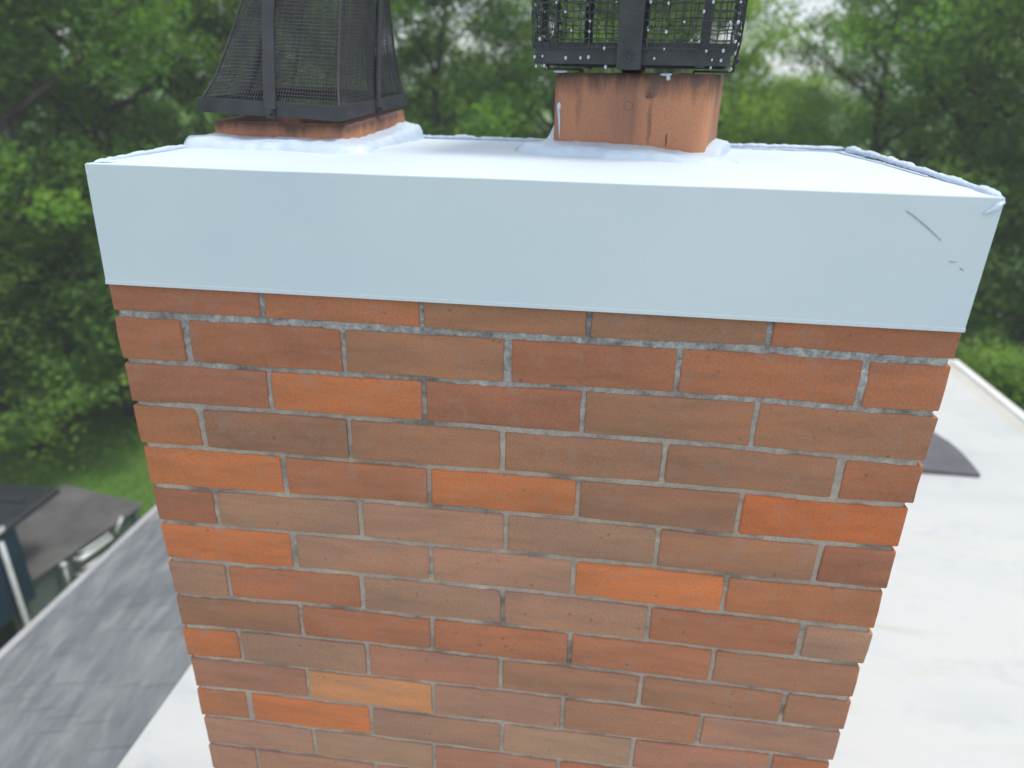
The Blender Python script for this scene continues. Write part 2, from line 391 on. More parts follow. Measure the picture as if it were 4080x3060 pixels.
# fired colours of the bricks seen on the front face, course by course
K = dict(R=(146, 97, 75), r=(140, 94, 76), B=(137, 103, 84), b=(130, 100, 84), G=(142, 115, 99), g=(144, 121, 103),
         O=(170, 104, 68), o=(186, 110, 68), T=(178, 128, 92), P=(150, 108, 92), p=(148, 116, 100), M=(154, 103, 75), X=(170, 97, 60))
ROWS = ["rRBbR", "RRBRRR", "rOrBB", "MbBbbR", "ORObX", "rGpGBr", "oppoM", "GRGpRG", "BRRRB", "OGPBBB", "PTpBp", "MoGgPR", "pgPRp", "ppPRRp"]
def brick_rgb(row, i, rng):
    if row < len(ROWS) and i < len(ROWS[row]): k = ROWS[row][i]
    else: k = rng.choice("RrBbGpPMBBO")
    c = lin(*K[k]); s = rng.uniform(0.95, 1.05)
    mean = (0.340, 0.140, 0.082)
    return tuple((x * 0.75 + q * 0.25) * s * g for x, q, g in zip(c, mean, (1.42, 1.40, 1.36)))

def brick_mesh():
    rng = random.Random(5)
    bm = bmesh.new(); layer = bm.loops.layers.float_color.new("col")
    DEP = 0.500; HW = 0.096
    def one(c, xa, xb, ya, yb, ztop, zbot, jit=0.0008):
        """ztop/zbot functions of x"""
        tmp = bmesh.new()
        # front and back faces carry a few columns so the arrises can wander
        nx = max(2, int((xb - xa) / 0.03)); ny = 2
        j = lambda: rng.uniform(-jit, jit)
        o = (rng.uniform(0, 99), rng.uniform(0, 99))
        grid = {}
        off = {k: j() for k in range(8)}
        yo = rng.uniform(-0.0007, 0.0009)
        for iy in range(ny + 1):
            for ix in range(nx + 1):
                for iz in range(3):
                    if 0 < iy < ny and 0 < ix < nx and iz == 1: continue
                    x = xa + (xb - xa) * ix / nx; y = ya + (yb - ya) * iy / ny
                    z = zbot(x) + (ztop(x) - zbot(x)) * iz / 2
                    q = Vector((x, y, z))
                    wv = Vector((n3(x + o[0], y, z, 35), n3(x, y + o[1], z, 35), n3(x, y, z + o[0], 35)))
                    q += wv * 0.0015
                    if iy == 0: q.y += yo + off[0] * (x - xa) / (xb - xa)
                    grid[ix, iy, iz] = tmp.verts.new(q)
        def quad(a, b, c_, d): tmp.faces.new((grid[a], grid[b], grid[c_], grid[d]))
        for ix in range(nx):
            for iz in range(2):
                quad((ix, 0, iz), (ix + 1, 0, iz), (ix + 1, 0, iz + 1), (ix, 0, iz + 1))
                quad((ix, ny, iz), (ix, ny, iz + 1), (ix + 1, ny, iz + 1), (ix + 1, ny, iz))
            for iy in range(ny):
                quad((ix, iy, 0), (ix, iy + 1, 0), (ix + 1, iy + 1, 0), (ix + 1, iy, 0))
                quad((ix, iy, 2), (ix + 1, iy, 2), (ix + 1, iy + 1, 2), (ix, iy + 1, 2))
        for iy in range(ny):
            for iz in range(2):
                quad((0, iy, iz), (0, iy, iz + 1), (0, iy + 1, iz + 1), (0, iy + 1, iz))
                quad((nx, iy, iz), (nx, iy + 1, iz), (nx, iy + 1, iz + 1), (nx, iy, iz + 1))
        tmp.normal_update()
        sharp = [e for e in tmp.edges if len(e.link_faces) == 2 and e.link_faces[0].normal.angle(e.link_faces[1].normal) > 0.9]
        bmesh.ops.bevel(tmp, geom=sharp, offset=rng.uniform(0.0014, 0.0030), segments=2, profile=0.5, affect='EDGES')
        vm = {v: bm.verts.new(v.co) for v in tmp.verts}
        for f in tmp.faces:
            nf = bm.faces.new([vm[v] for v in f.verts]); nf.smooth = True
            for lp in nf.loops: lp[layer] = (c[0], c[1], c[2], 1)
        tmp.free()
    for r in range(NROW):
        ea, eb = ENDS.get(r, (0.010, 1.002))
        heads = HEAD.get(r) or ([0.203, .405, .605, .809] if r % 2 == 0 else [.098, .303, .509, .714, .919])
        tj = 0.0092 if r == 1 else 0.0069; bj = 0.0092 if r == 0 else 0.0069
        top = (lambda x, r=r, t=tj: (interp(BED[r], x) if r in BED else -r * COURSE) - t / 2) if r > 0 else (lambda x: 0.0)
        bot = lambda x, r=r, t=bj: (interp(BED[r + 1], x) if r + 1 in BED else -(r + 1) * COURSE) + t / 2
        xs = [ea]
        for i, h in enumerate(heads):
            g = WIDE.get((r, i), 0.0062) / 2
            xs += [h - g, h + g]
        xs.append(eb)
        odd = r % 2 == 1
        segs = [(xs[2 * i], xs[2 * i + 1]) for i in range(len(xs) // 2)]
        for i, (a, b) in enumerate(segs):
            corner = odd and i in (0, len(segs) - 1)
            one(brick_rgb(r, i, rng), a, b, 0.0, 0.200 if corner else HW, top, bot)
            one(brick_rgb(99, i, rng), a, b, DEP - (0.095 if True else 0), DEP, top, bot)
        mid = []
        if odd: mid = [(0.207, DEP - 0.101)]
        else: mid = [(0.102, 0.298), (0.304, DEP - 0.101)]
        for (ya, yb) in mid:
            one(brick_rgb(99, 0, rng), ea, ea + 0.096, ya, yb, top, bot)
            one(brick_rgb(99, 1, rng), eb - 0.096, eb, ya, yb, top, bot)
    return bm

chim = empty("brick_chimney", (0.51, 0.25, -1.6))
tag(chim, "tall orange and brown brick chimney with grey mortar standing through the white flat roof", "chimney")
def cobj(name, bm, m, smooth=False, parent=chim):
    o = obj(name, bm, m, parent, smooth)
    if parent is chim: o.location = (-0.51, -0.25, 1.6)
    return o
cobj("brickwork", brick_mesh(), M['brick'])

# mortar: one recessed core whose faces are finely gridded and rough
def mortar_mesh():
    bm = bmesh.new()
    x0, x1, y0, y1, z0, z1 = 0.0105, 1.0045, 0.0030, 0.4965, -1.60, -0.002
    def sheet(fn, nu, nv):
        g = [[bm.verts.new(fn(u / nu, v / nv)) for v in range(nv + 1)] for u in range(nu + 1)]
        for u in range(nu):
            for v in range(nv): bm.faces.new((g[u][v], g[u + 1][v], g[u + 1][v + 1], g[u][v + 1]))
    def d(p, nrm, amp):
        k = n3(p.x, p.y, p.z, 70) * 0.5 + n3(p.x + 7, p.y, p.z, 190) * 0.35 + n3(p.x, p.y + 3, p.z, 18) * 0.5
        return p + nrm * min(k * amp, 0.0010)
    def front(u, v):
        p = Vector((x0 + (x1 - x0) * u, y0, z0 + (z1 - z0) * v))
        top = max(0.0, (p.z + 0.30) / 0.30)
        return d(p, Vector((0, -1, 0)), 0.0022 + 0.0022 * top)
    def X0(z): return 0.0088 + 0.0085 * min(1, max(0, -z / 0.8))
    def X1(z): return 1.0080 - 0.0105 * min(1, max(0, -z / 0.8))
    def front(u, v, f_=front):
        p = f_(u, v); t = (p.x - x0) / (x1 - x0); p.x = X0(p.z) + (X1(p.z) - X0(p.z)) * t
        return p
    sheet(front, 330, 520)
    sheet(lambda u, v: d(Vector((X0(z0 + (z1 - z0) * v), y0 + (y1 - y0) * (1 - u), z0 + (z1 - z0) * v)), Vector((-1, 0, 0)), .002), 60, 200)
    sheet(lambda u, v: d(Vector((X1(z0 + (z1 - z0) * v), y0 + (y1 - y0) * u, z0 + (z1 - z0) * v)), Vector((1, 0, 0)), .002), 60, 200)
    sheet(lambda u, v: d(Vector((x1 + (x0 - x1) * u, y1, z0 + (z1 - z0) * v)), Vector((0, 1, 0)), .002), 100, 160)
    return bm
cobj("mortar", mortar_mesh(), M['mortar'], True)

# white sheet-metal cap: skirt and top
CX0, CX1, CY0, CY1, CZ0, CZT = 0.0085, 1.0105, -0.0065, 0.508, -0.0255, 0.1180
def cap_mesh():
    bm = bmesh.new()
    n = 24
    def ztop(x, y):
        u = min(x - CX0, CX1 - x, y - CY0, CY1 - y)
        return CZT + 0.0015 * (1 - math.exp(-max(u, 0) / 0.08)) + 0.0006 * n3(x, y, 0, 7)
    th = 0.0018
    # top sheet
    g = [[bm.verts.new((CX0 + (CX1 - CX0) * i / 48, CY0 + (CY1 - CY0) * j / n, 0)) for j in range(n + 1)] for i in range(49)]
    for col in g:
        for v in col: v.co.z = ztop(v.co.x, v.co.y)
    for i in range(48):
        for j in range(n): bm.faces.new((g[i][j], g[i + 1][j], g[i + 1][j + 1], g[i][j + 1]))
    # skirt walls, outer + inner + hem
    def wall(pts):
        outer_t = pts
        rows = []
        for z, off in ((None, 0), (0.05, 0.0), (CZ0 + 0.0045, 0.0), (CZ0 + 0.004, -0.0012), (CZ0, -0.0012), (CZ0, th), (0.10, th)):
            rows.append((z, off))
        return rows
    loop = [g[i][0] for i in range(49)] + [g[48][j] for j in range(1, n + 1)] + [g[i][n] for i in range(47, -1, -1)] + [g[0][j] for j in range(n - 1, 0, -1)]
    prev = loop
    for z, off in ((CZ0 + 0.0050, 0.0), (CZ0 + 0.0040, -0.0005), (CZ0, -0.0005), (CZ0, th), (0.10, th)):
        ring = []
        for v in loop:
            x, y = v.co.x, v.co.y
            if abs(y - CY0) < 1e-6: y += off
            if abs(y - CY1) < 1e-6: y -= off
            if abs(v.co.x - CX0) < 1e-6: x += off
            if abs(v.co.x - CX1) < 1e-6: x -= off
            # the front sheet is very slightly out of flat
            ring.append(bm.verts.new((x, y + (0.0006 * n3(x, z, 3, 5) if y < 0.1 else 0), z)))
        m = len(loop)
        for k in range(m): bm.faces.new((prev[(k + 1) % m], prev[k], ring[k], ring[(k + 1) % m]))
        prev = ring
    for v in bm.verts:
        t = max(0, (v.co.z - CZ0) / (CZT - CZ0))
        v.co.x += 0.005 * t * max(0, 1 - (v.co.x - CX0) / .5) + 0.0025 * t * max(0, 1 - (CX1 - v.co.x) / .5)
    bm.normal_update()
    e = [e for e in bm.edges if len(e.link_faces) == 2 and e.link_faces[0].normal.angle(e.link_faces[1].normal) > 1.0 and min(v.co.z for v in e.verts) > 0.11]
    bmesh.ops.bevel(bm, geom=e, offset=0.0012, segments=2, profile=0.5, affect='EDGES')
    return bm
cap = cobj("metal_cap", cap_mesh(), M['cap'])
for nm, pts, wd in (("scratch", [(.9211, .1014), (.930, .0962), (.939, .0902), (.951, .0815), (.963, .0723)], .0007),
                    ("scuff", [(.9757, .0513), (.979, .0503), (.983, .0508)], .0007), ("scuff", [(.988, .0445), (.9905, .0432), (.9925, .0420)], .0008)):
    bm = bmesh.new(); rg = random.Random(len(pts)); va = []
    for i, (x, z) in enumerate(pts):
        k = wd * (0.45 if i in (0, len(pts) - 1) else rg.uniform(.7, 1.1))
        yy = CY0 - 0.0009
        va.append([bm.verts.new((x + k * .6, yy, z + k * .7)), bm.verts.new((x - k * .6, yy, z - k * .7)), bm.verts.new((x - k * .6, yy + .0008, z - k * .7)), bm.verts.new((x + k * .6, yy + .0008, z + k * .7))])
    for a, b in zip(va, va[1:]):
        for k in range(4): bm.faces.new((a[k], b[k], b[(k + 1) % 4], a[(k + 1) % 4]))
    bm.faces.new(va[0]); bm.faces.new(va[-1][::-1])
    o = obj(nm, bm, M['scratch'], cap)

# lumpy sealant beads on the rim of the cap
def bead(bm, pts, r0, seed, squash=0.8, step=0.0035):
    rg = random.Random(seed)
    P = []
    for a, b in zip(pts, pts[1:]):
        a = Vector(a); b = Vector(b); n = max(1, int((b - a).length / step))
        P += [a.lerp(b, k / n) for k in range(n)]
    P.append(Vector(pts[-1]))
    rings = []; M_ = 12
    for i, p in enumerate(P):
        t = (P[min(i + 1, len(P) - 1)] - P[max(i - 1, 0)]).normalized()
        sd_ = Vector((t.y, -t.x, 0)).normalized(); up = Vector((0, 0, 1))
        s = i * step
        a = 1 + 0.70 * n3(s, seed, 0, 22) + 0.55 * n3(s, seed, 5, 75) + 0.45 * n3(s, 3, seed, 190)
        blob = max(0.0, n3(s, seed * 2, 9, 12) - 0.25) * 2.0
        r = r0 * max(0.35, a + blob)
        c = p + sd_ * r0 * 0.5 * n3(s, 1, seed, 30)
        fade = min(1, i / 3.0, (len(P) - 1 - i) / 3.0) * 0.9 + 0.1
        ring = []
        for k in range(M_):
            th = 2 * math.pi * k / M_
            rr = r * fade * (1 + 0.16 * n3(s, th * 2, seed, 1.0 * 60) )
            ring.append(bm.verts.new(c + sd_ * math.cos(th) * rr * 1.15 + up * math.sin(th) * rr * squash))
        rings.append(ring)
    for a, b in zip(rings, rings[1:]):
        for k in range(M_): bm.faces.new((a[k], a[(k + 1) % M_], b[(k + 1) % M_], b[k]))
    bm.faces.new(rings[0][::-1]); bm.faces.new(rings[-1])
zt = CZT + 0.001
_x = (CX0, CX1); CX0 += .005; CX1 += .0025
bm = bmesh.new()
bead(bm, [(CX0 + .004, -.004, zt - .002), (CX0 + .003, .10, zt + .001), (CX0 + .003, .25, zt + .001), (CX0 + .004, .40, zt + .002), (CX0 + .006, CY1 - .006, zt + .003)], .0040, 3)
bead(bm, [(CX0 + .005, CY1 - .006, zt + .002), (.25, CY1 - .004, zt + .002), (.55, CY1 - .005, zt + .001), (.80, CY1 - .004, zt + .003), (CX1 - .006, CY1 - .006, zt + .004)], .0044, 11)
bead(bm, [(CX1 - .005, CY1 - .006, zt + .003), (CX1 - .003, .36, zt + .005), (CX1 - .004, .2, zt + .003), (CX1 - .003, .06, zt + .001), (CX1 - .003, -.004, zt - .001)], .0046, 23)
# smears running onto the front corners
bead(bm, [(CX1 - .002, -.004, zt), (CX1 - .001, -.007, zt - .006), (CX1 - .010, -.0075, zt - .014), (CX1 - .018, -.0075, zt - .018)], .0042, 31, 1.0)
bead(bm, [(CX0 + .002, -.003, zt), (CX0 + .001, -.006, zt - .006), (CX0 + .003, -.0065, zt - .015)], .0040, 37, 1.0)
bead(bm, [(CX0 + .008, -.004, zt), (CX0 + .014, .004, zt + .0005), (CX0 + .03, .012, zt)], .0022, 39, 0.5)
# second, flatter run of sealant just inside the rear edge on the right
bead(bm, [(.80, CY1 - .022, zt + .0005), (.90, CY1 - .026, zt + .001), (.985, CY1 - .04, zt + .001), (CX1 - .014, .30, zt), (CX1 - .012, .15, zt)], .0022, 43, 0.5)
cobj("sealant_bead", bm, M['seal'], True)
CX0, CX1 = _x

# clay flues with rounded corners
def rrect(hw, hd, r, n=6):
    out = []
    for cx, cy, a0 in ((hw - r, -hd + r, -90), (hw - r, hd - r, 0), (-hw + r, hd - r, 90), (-hw + r, -hd + r, 180)):
        for k in range(n + 1):
            a = rad(a0 + 90 * k / n); out.append((cx + r * math.cos(a), cy + r * math.sin(a)))
    # subdivide the long straights
    res = []
    for i, p in enumerate(out):
        q = out[(i + 1) % len(out)]; d = math.hypot(q[0] - p[0], q[1] - p[1])
        m = max(1, int(d / 0.006))
        for k in range(m): res.append((p[0] + (q[0] - p[0]) * k / m, p[1] + (q[1] - p[1]) * k / m))
    return res
def flue_mesh(hw, hd, rc, z0, top, seed, wall=0.018, soot=0.10):
    """top(x,y): rim height"""
    bm = bmesh.new(); lay = bm.loops.layers.float_color.new("rim")
    out = rrect(hw, hd, rc); inn = [(x * (hw - wall) / hw, y * (hd - wall) / hd) for x, y in out]
    n = len(out); nz = 14
    rows = []
    for j in range(nz + 1):
        row = []
        for (x, y) in out:
            zt_ = top(x, y) + 0.0012 * n3(x, y, seed, 60) + 0.0008 * n3(x, y, seed, 170)
            z = z0 + (zt_ - z0) * j / nz
            k = 1 + 0.004 * n3(x * 3, y * 3, z * 6 + seed, 8)
            if j == nz: k *= 0.988
            row.append((bm.verts.new((x * k, y * k, z)), zt_ - z))
        rows.append(row)
    for j, (s, dz) in enumerate(((0.0004, 0), (0, 0.05), (0, 0.16))):
        row = []
        for (x, y), (xo, yo) in zip(inn, out):
            zt_ = top(xo, yo) + 0.0008 * n3(x, y, seed + 3, 80)
            row.append((bm.verts.new((x, y, zt_ - dz)), 0.0))
        rows.append(row)
    for a, b in zip(rows, rows[1:]):
        for k in range(n):
            q = [a[k], a[(k + 1) % n], b[(k + 1) % n], b[k]]
            f = bm.faces.new([v for v, _ in q]); f.smooth = True
            for lp, (_, d) in zip(f.loops, q):
                t = min(1.0, d / soot); lp[lay] = (t, t, t, 1)
    return bm

def apron(bm, hw, hd, rc, hfun, wfun, seed):
    """mound of sealant trowelled round a flue"""
    base = rrect(hw - 0.002, hd - 0.002, rc)
    n = len(base); rings = []
    prof = [(0.0, 1.0), (0.10, 1.0), (0.30, 0.93), (0.50, 0.88), (0.68, 0.84), (0.80, 0.74), (0.89, 0.52), (0.95, 0.22), (1.0, -0.06)]
    for (u, h) in prof:
        ring = []
        for i, (x, y) in enumerate(base):
            px, py = base[i - 1]; qx, qy = base[(i + 1) % n]
            nx, ny = (qy - py), -(qx - px); l = math.hypot(nx, ny) or 1; nx /= l; ny /= l
            W = 0.86 * wfun(x, y) * (1 + 0.30 * n3(x, y, seed, 14) + 0.14 * n3(x, y, seed, 50))
            H = hfun(x, y) * (1 + 0.22 * n3(x, y, seed + 2, 16) + 0.05 * n3(x, y, seed + 2, 90))
            X, Y = x + nx * W * u, y + ny * W * u
            hh = H * h
            if 0.05 < u < 0.95: hh += 0.0022 * n3(X, Y * 1.6, seed + 5, 38) + 0.0010 * n3(X, Y * 2, seed + 5, 150)
            if u == 0.0: hh += 0.0024 * n3(X, Y, seed + 9, 70) + 0.0012 * n3(X, Y, seed, 230)
            ring.append(bm.verts.new((X, Y, hh)))
        rings.append(ring)
    for a, b in zip(rings, rings[1:]):
        for k in range(n):
            bm.faces.new((a[k], a[(k + 1) % n], b[(k + 1) % n], b[k]))

def local(o, x, y, z, rz):
    o.location = (x - 0.51, y - 0.25, z + 1.6); o.rotation_euler = (0, 0, rz); return o

# left flue: low, square cut, rim slightly higher at the back
LF = (0.146, 0.376, rad(-5)); LHW, LHD = 0.107, 0.126
ltop = lambda x, y: 0.1520 + 0.0135 * (y + LHD) / (2 * LHD)
f1 = obj("flue", flue_mesh(LHW, LHD, 0.012, 0.10, ltop, 1.0, soot=0.045), M['clay'], chim); local(f1, LF[0], LF[1], 0, LF[2])
f1['label'] = "low terracotta flue tile with a sooty rim"
bm = bmesh.new()
apron(bm, LHW, LHD, 0.012, lambda x, y: 0.0140 + 0.011 * max(0, (y / LHD + 0.3)) * (1 if x > 0 else 0.5), lambda x, y: 0.046 + (0.026 if y < -LHD + .01 else 0) - (0.018 if x < -LHW + .01 else 0) , 2.0)
a1 = obj("flue_sealant", bm, M['seal'], chim, True); local(a1, LF[0], LF[1], CZT + .001, LF[2])
# right flue: taller, turned clockwise
RF = (0.660, 0.392, rad(-13)); RHW, RHD = 0.1115, 0.104
rtop = lambda x, y: 0.2285 + 0.001 * x / RHW
f2 = obj("flue", flue_mesh(RHW, RHD, 0.022, 0.10, rtop, 7.0), M['clay2'], chim); local(f2, RF[0], RF[1], 0, RF[2])
f2['label'] = "taller terracotta flue tile with dark rust runs"
bm = bmesh.new()
def rh(x, y):
    h = 0.0165
    d = math.hypot(x + RHW, y + RHD * 0.1)
    h += 0.036 * math.exp(-(d / 0.026) ** 2)
    d = math.hypot(x - RHW, y + RHD * 0.9); h -= 0.008 * math.exp(-(d / 0.05) ** 2)
    return h
apron(bm, RHW, RHD, 0.018, rh, lambda x, y: 0.030 + (0.036 if y < -RHD + .012 else 0), 12.0)
a2 = obj("flue_sealant", bm, M['seal'], chim, True); local(a2, RF[0], RF[1], CZT + .001, RF[2])
# a raised stamped boss and white drips on the right flue's front face
def blob(bm, x, y, z, rx, ry, rz, seed=0, sub=2):
    r = bmesh.ops.create_icosphere(bm, subdivisions=sub, radius=1.0)
    for v in r['verts']:
        k = 1 + 0.25 * n3(v.co.x, v.co.y, v.co.z + seed, 1.7)
        v.co = Vector((x + v.co.x * rx * k, y + v.co.y * ry * k, z + v.co.z * rz * k))
bm = bmesh.new(); yf = -RHD - 0.0002
blob(bm, -0.100, yf + .0025, 0.182, .0030, .0022, .0065, 1)
tube(bm, [(-0.100, yf + .0012, .178), (-0.0985, yf + .0008, .165), (-0.0975, yf + .0006, .150), (-0.096, yf + .0004, .138)], [.0022, .0016, .0011, .0008], 8)
obj("sealant_drip", bm, M['seal'], f2, True); bm = bmesh.new()
blob(bm, 0.050, yf + .001, 0.2275, .0085, .0030, .0018, 2); blob(bm, 0.054, yf, 0.2240, .0030, .0018, .0042, 3)
obj("sealant_drip", bm, M['seal'], f2, True); bm = bmesh.new()
blob(bm, -0.100, yf + .003, 0.2290, .011, .0030, .0018, 4)
obj("sealant_drip", bm, M['seal'], f2, True)
bm = bmesh.new()
for s, (x, z, R_) in enumerate(((0.002, .186, .0062),)):
    tube(bm, [(x + R_ * math.cos(a), yf + .0004, z + R_ * math.sin(a)) for a in [2 * math.pi * k / 18 for k in range(19)]], .00045, 6)
tube(bm, [(0.026, yf + .0006, .198), (0.034, yf + .0006, .198)], .0012, 6)
tube(bm, [(0.026, yf + .0006, .198), (0.030, yf + .0006, .204), (0.034, yf + .0006, .198)], .0010, 6)
obj("stamped_mark", bm, M['clay'], f2, True)
# a crack near the foot
bm = bmesh.new()
tube(bm, [(0.060, yf + .0006, .152), (0.059, yf + .0002, .146), (0.060, yf + .0003, .140), (0.0595, yf + .0006, .134)], [.0006, .0012, .0010, .0006], 8)
obj("rust_crack", bm, m_plain("rust_stain", (0.13, 0.080, 0.075), 0.8, 0, 0.3, 60.0), f2, True)

# ================================================================ SPARK ARRESTORS
def strap(bm, a, b, wdir, width, th=0.003):
    """flat bar from a to b, width along wdir"""
    a, b, wv = Vector(a), Vector(b), Vector(wdir).normalized()
    t = (b - a).normalized(); nrm = t.cross(wv).normalized()
    vs_ = []
    for p in (a, b):
        for s, q in ((-1, -1), (1, -1), (1, 1), (-1, 1)):
            vs_.append(bm.verts.new(p + wv * width / 2 * s + nrm * th / 2 * q))
    for k in range(4): bm.faces.new((vs_[k], vs_[(k + 1) % 4], vs_[4 + (k + 1) % 4], vs_[4 + k]))
    bm.faces.new(vs_[3::-1]); bm.faces.new(vs_[4:])

def frame_bars(bm, hw, hd, z, hgt, th=0.004, flange=0.014):
    for (a, b, wd) in (((-hw, -hd), (hw, -hd), 0), ((-hw, hd), (hw, hd), 0), ((-hw, -hd), (-hw, hd), 1), ((hw, -hd), (hw, hd), 1)):
        x0, x1 = sorted((a[0], b[0])); y0, y1 = sorted((a[1], b[1]))
        if wd == 0:
            v, _ = box(bm, x0 - th / 2, x1 + th / 2, y0 - th / 2, y0 + th / 2, 0, hgt)
            for q in v: q.co.z += z(q.co.x, y0)
        else:
            v, _ = box(bm, x0 - th / 2, x0 + th / 2, y0 + th / 2, y1 - th / 2, 0, hgt)
            for q in v: q.co.z += z(x0, q.co.y)
        # inward flange at the foot of the angle iron
        if wd == 0:
            s = 1 if y0 < 0 else -1
            ya, yb = sorted((y0 + s * th / 2, y0 + s * flange))
            v, _ = box(bm, x0 + th / 2, x1 - th / 2, ya, yb, 0, 0.003)
            for q in v: q.co.z += z(q.co.x, q.co.y) + 0.0005

# left cage: tapering fine-mesh basket on a square angle-iron frame
ZL = 0.1535
cageL = empty("chimney_cage", (LF[0] - 0.004, LF[1] - 0.002, ZL), LF[2] + rad(1))
tag(cageL, "tapering black cage of fine wire mesh sitting on the low left flue", "chimney cage", "wire cages on the two flues")
HW, HD = 0.107, 0.142
zb = lambda x, y: 0.0050 + 0.0135 * (y + HD) / (2 * HD) + 0.007 * (HW - x) / (2 * HW)
bm = bmesh.new(); frame_bars(bm, HW, HD, zb, 0.019); obj("base_frame", bm, M['black'], cageL)
HT = 0.30
def wallpt(side, u, v, bulge=0.0):
    """side 0 front,1 right,2 back,3 left; u -1..1; v 0..1 height"""
    k = 1 - 0.55 * (v ** 0.72)
    hw, hd = HW * k, HD * k
    x, y = {0: (u * hw, -hd), 1: (hw, u * hd), 2: (-u * hw, hd), 3: (-hw, -u * hd)}[side]
    zb_ = zb(x, {0: -HD, 1: u * HD, 2: HD, 3: -u * HD}[side]) + 0.010
    return Vector((x + 0.20 * v * HT, y, zb_ + v * HT))
def thin_wire(bm, pts, r):
    rings = []
    for p in pts:
        rings.append([bm.verts.new(p + Vector((math.cos(a), math.sin(a) * .6, math.sin(a) * .8)) * r) for a in (0.3, 2.4, 4.5)])
    for a, b in zip(rings, rings[1:]):
        for k in range(3): bm.faces.new((a[k], a[(k + 1) % 3], b[(k + 1) % 3], b[k]))
bm = bmesh.new(); rgw = random.Random(8)
for s in range(4):
    W_ = (HW if s % 2 == 0 else HD) * 2
    nv = int(W_ / 0.0044); nh = int(HT / 0.0048)
    for i in range(nv + 1):
        u = -1 + 2 * i / nv
        thin_wire(bm, [wallpt(s, u, v) + Vector((0.0009 * n3(i, v * 8, s, .9), 0.0009 * n3(v * 8, i, s, .9), 0)) for v in (0, .12, .25, .4, .6, .8, 1)], 0.00066)
    for j in range(nh + 1):
        v = j / nh
        thin_wire(bm, [wallpt(s, u, v) + Vector((0, 0, 0.0009 * n3(u * 6, j, s, .9))) for u in (-1, -.6, -.2, .2, .6, 1)], 0.00066)
obj("wire_mesh", bm, M['wire'], cageL)
for s, u, ut in ((0, 0.05, -1.0), (1, 0.0, 1.0), (2, -0.42, -0.5), (3, 0.05, 0.0)):
    bm = bmesh.new()
    wd = (wallpt(s, .1, .5) - wallpt(s, -.1, .5)).normalized()
    out = Vector((0, 0, 0)); out += {0: Vector((0, -1, 0)), 1: Vector((1, 0, 0)), 2: Vector((0, 1, 0)), 3: Vector((-1, 0, 0))}[s]
    p0 = wallpt(s, u, 0) + out * .004
    strap(bm, p0 + Vector((0, 0, -.012)), p0, wd, 0.014)
    pp = [wallpt(s, u + (ut - u) * v, v) + out * .004 for v in (0, .35, .7, 1)]
    for a, b in zip(pp, pp[1:]): strap(bm, a, b, wd, 0.016 if s != 0 else 0.018)
    obj("strap", bm, M['black'], cageL)
    bm = bmesh.new(); q = p0 + out * .003 + Vector((0, 0, -.003))
    tube(bm, [q - out * .003, q + out * .004], 0.0052, 6); obj("bolt", bm, M['black'], cageL)
bm = bmesh.new()
for s in range(4):
    for u in (-1,):
        tube(bm, [wallpt(s, u, v) for v in (0, .12, .25, .4, .6, .8, 1)], 0.0016, 6)
obj("corner_rod", bm, M['wire'], cageL)
bm = bmesh.new(); k = 0.45
box(bm, .06 - HW * k - .012, .06 + HW * k + .012, -HD * k - .012, HD * k + .012, 0.322, 0.328)
box(bm, .06 - HW * k * .6, .06 + HW * k * .6, -HD * k * .6, HD * k * .6, 0.3282, 0.336)
bevel(bm, 0.002, 1); obj("lid", bm, M['black'], cageL)

# right cage: coarser mesh with white flecks, raised on tabs above the taller flue
ZR = 0.2295
cageR = empty("chimney_cage", (RF[0] - 0.010, RF[1], ZR), RF[2] + rad(6))
tag(cageR, "upright black cage of coarse wire with pale beads as painted glints on the taller right flue", "chimney cage", "wire cages on the two flues")
QW, QD = 0.129, 0.122
bm = bmesh.new(); frame_bars(bm, QW, QD, lambda x, y: 0.009, 0.027); obj("base_frame", bm, M['black'], cageR)
def wp(s, u, z):
    k = 1 + 0.045 * min(1, z / 0.04)
    # slightly pillowed plan
    pil = 1 + 0.05 * (1 - u * u)
    x, y = {0: (u * QW, -QD * pil), 1: (QW * pil, u * QD), 2: (-u * QW, QD * pil), 3: (-QW * pil, -u * QD)}[s]
    return Vector((x * k, y * k, 0.007 + z))
HR = 0.24
bm = bmesh.new(); dots = []
rgw = random.Random(4)
for s in range(4):
    W_ = (QW if s % 2 == 0 else QD) * 2
    nv = int(W_ / 0.0105); nh = int(HR / 0.0105)
    jit = {}
    def node(i, j):
        if (i, j) not in jit:
            jit[i, j] = wp(s, -1 + 2 * i / nv, HR * j / nh) + Vector((rgw.uniform(-.0012, .0012), rgw.uniform(-.0012, .0012), rgw.uniform(-.0012, .0012)))
        return jit[i, j]
    for i in range(nv + 1): tube(bm, [node(i, j) for j in range(2, nh + 1)], 0.0010, 4, False)
    for j in range(2, nh + 1): tube(bm, [node(i, j) for i in range(nv + 1)], 0.0010, 4, False)
    for i in range(nv + 1):
        for j in range(nh + 1):
            if rgw.random() < (0.26 if s in (1, 3) else 0.17): dots.append(node(i, j))
obj("wire_mesh", bm, M['wire2'], cageR)
bm = bmesh.new()
for p in dots:
    r = bmesh.ops.create_icosphere(bm, subdivisions=1, radius=1.0)
    a = rgw.uniform(.0013, .0024)
    for v in r['verts']: v.co = Vector((v.co.x * a, v.co.y * a, v.co.z * a * 1.3)) + p + Vector((0, 0, -.001))
tag(obj("glint_bead", bm, M['glint'], cageR, True), kind='stuff')  # small pale beads stand in for highlights at the wire crossings
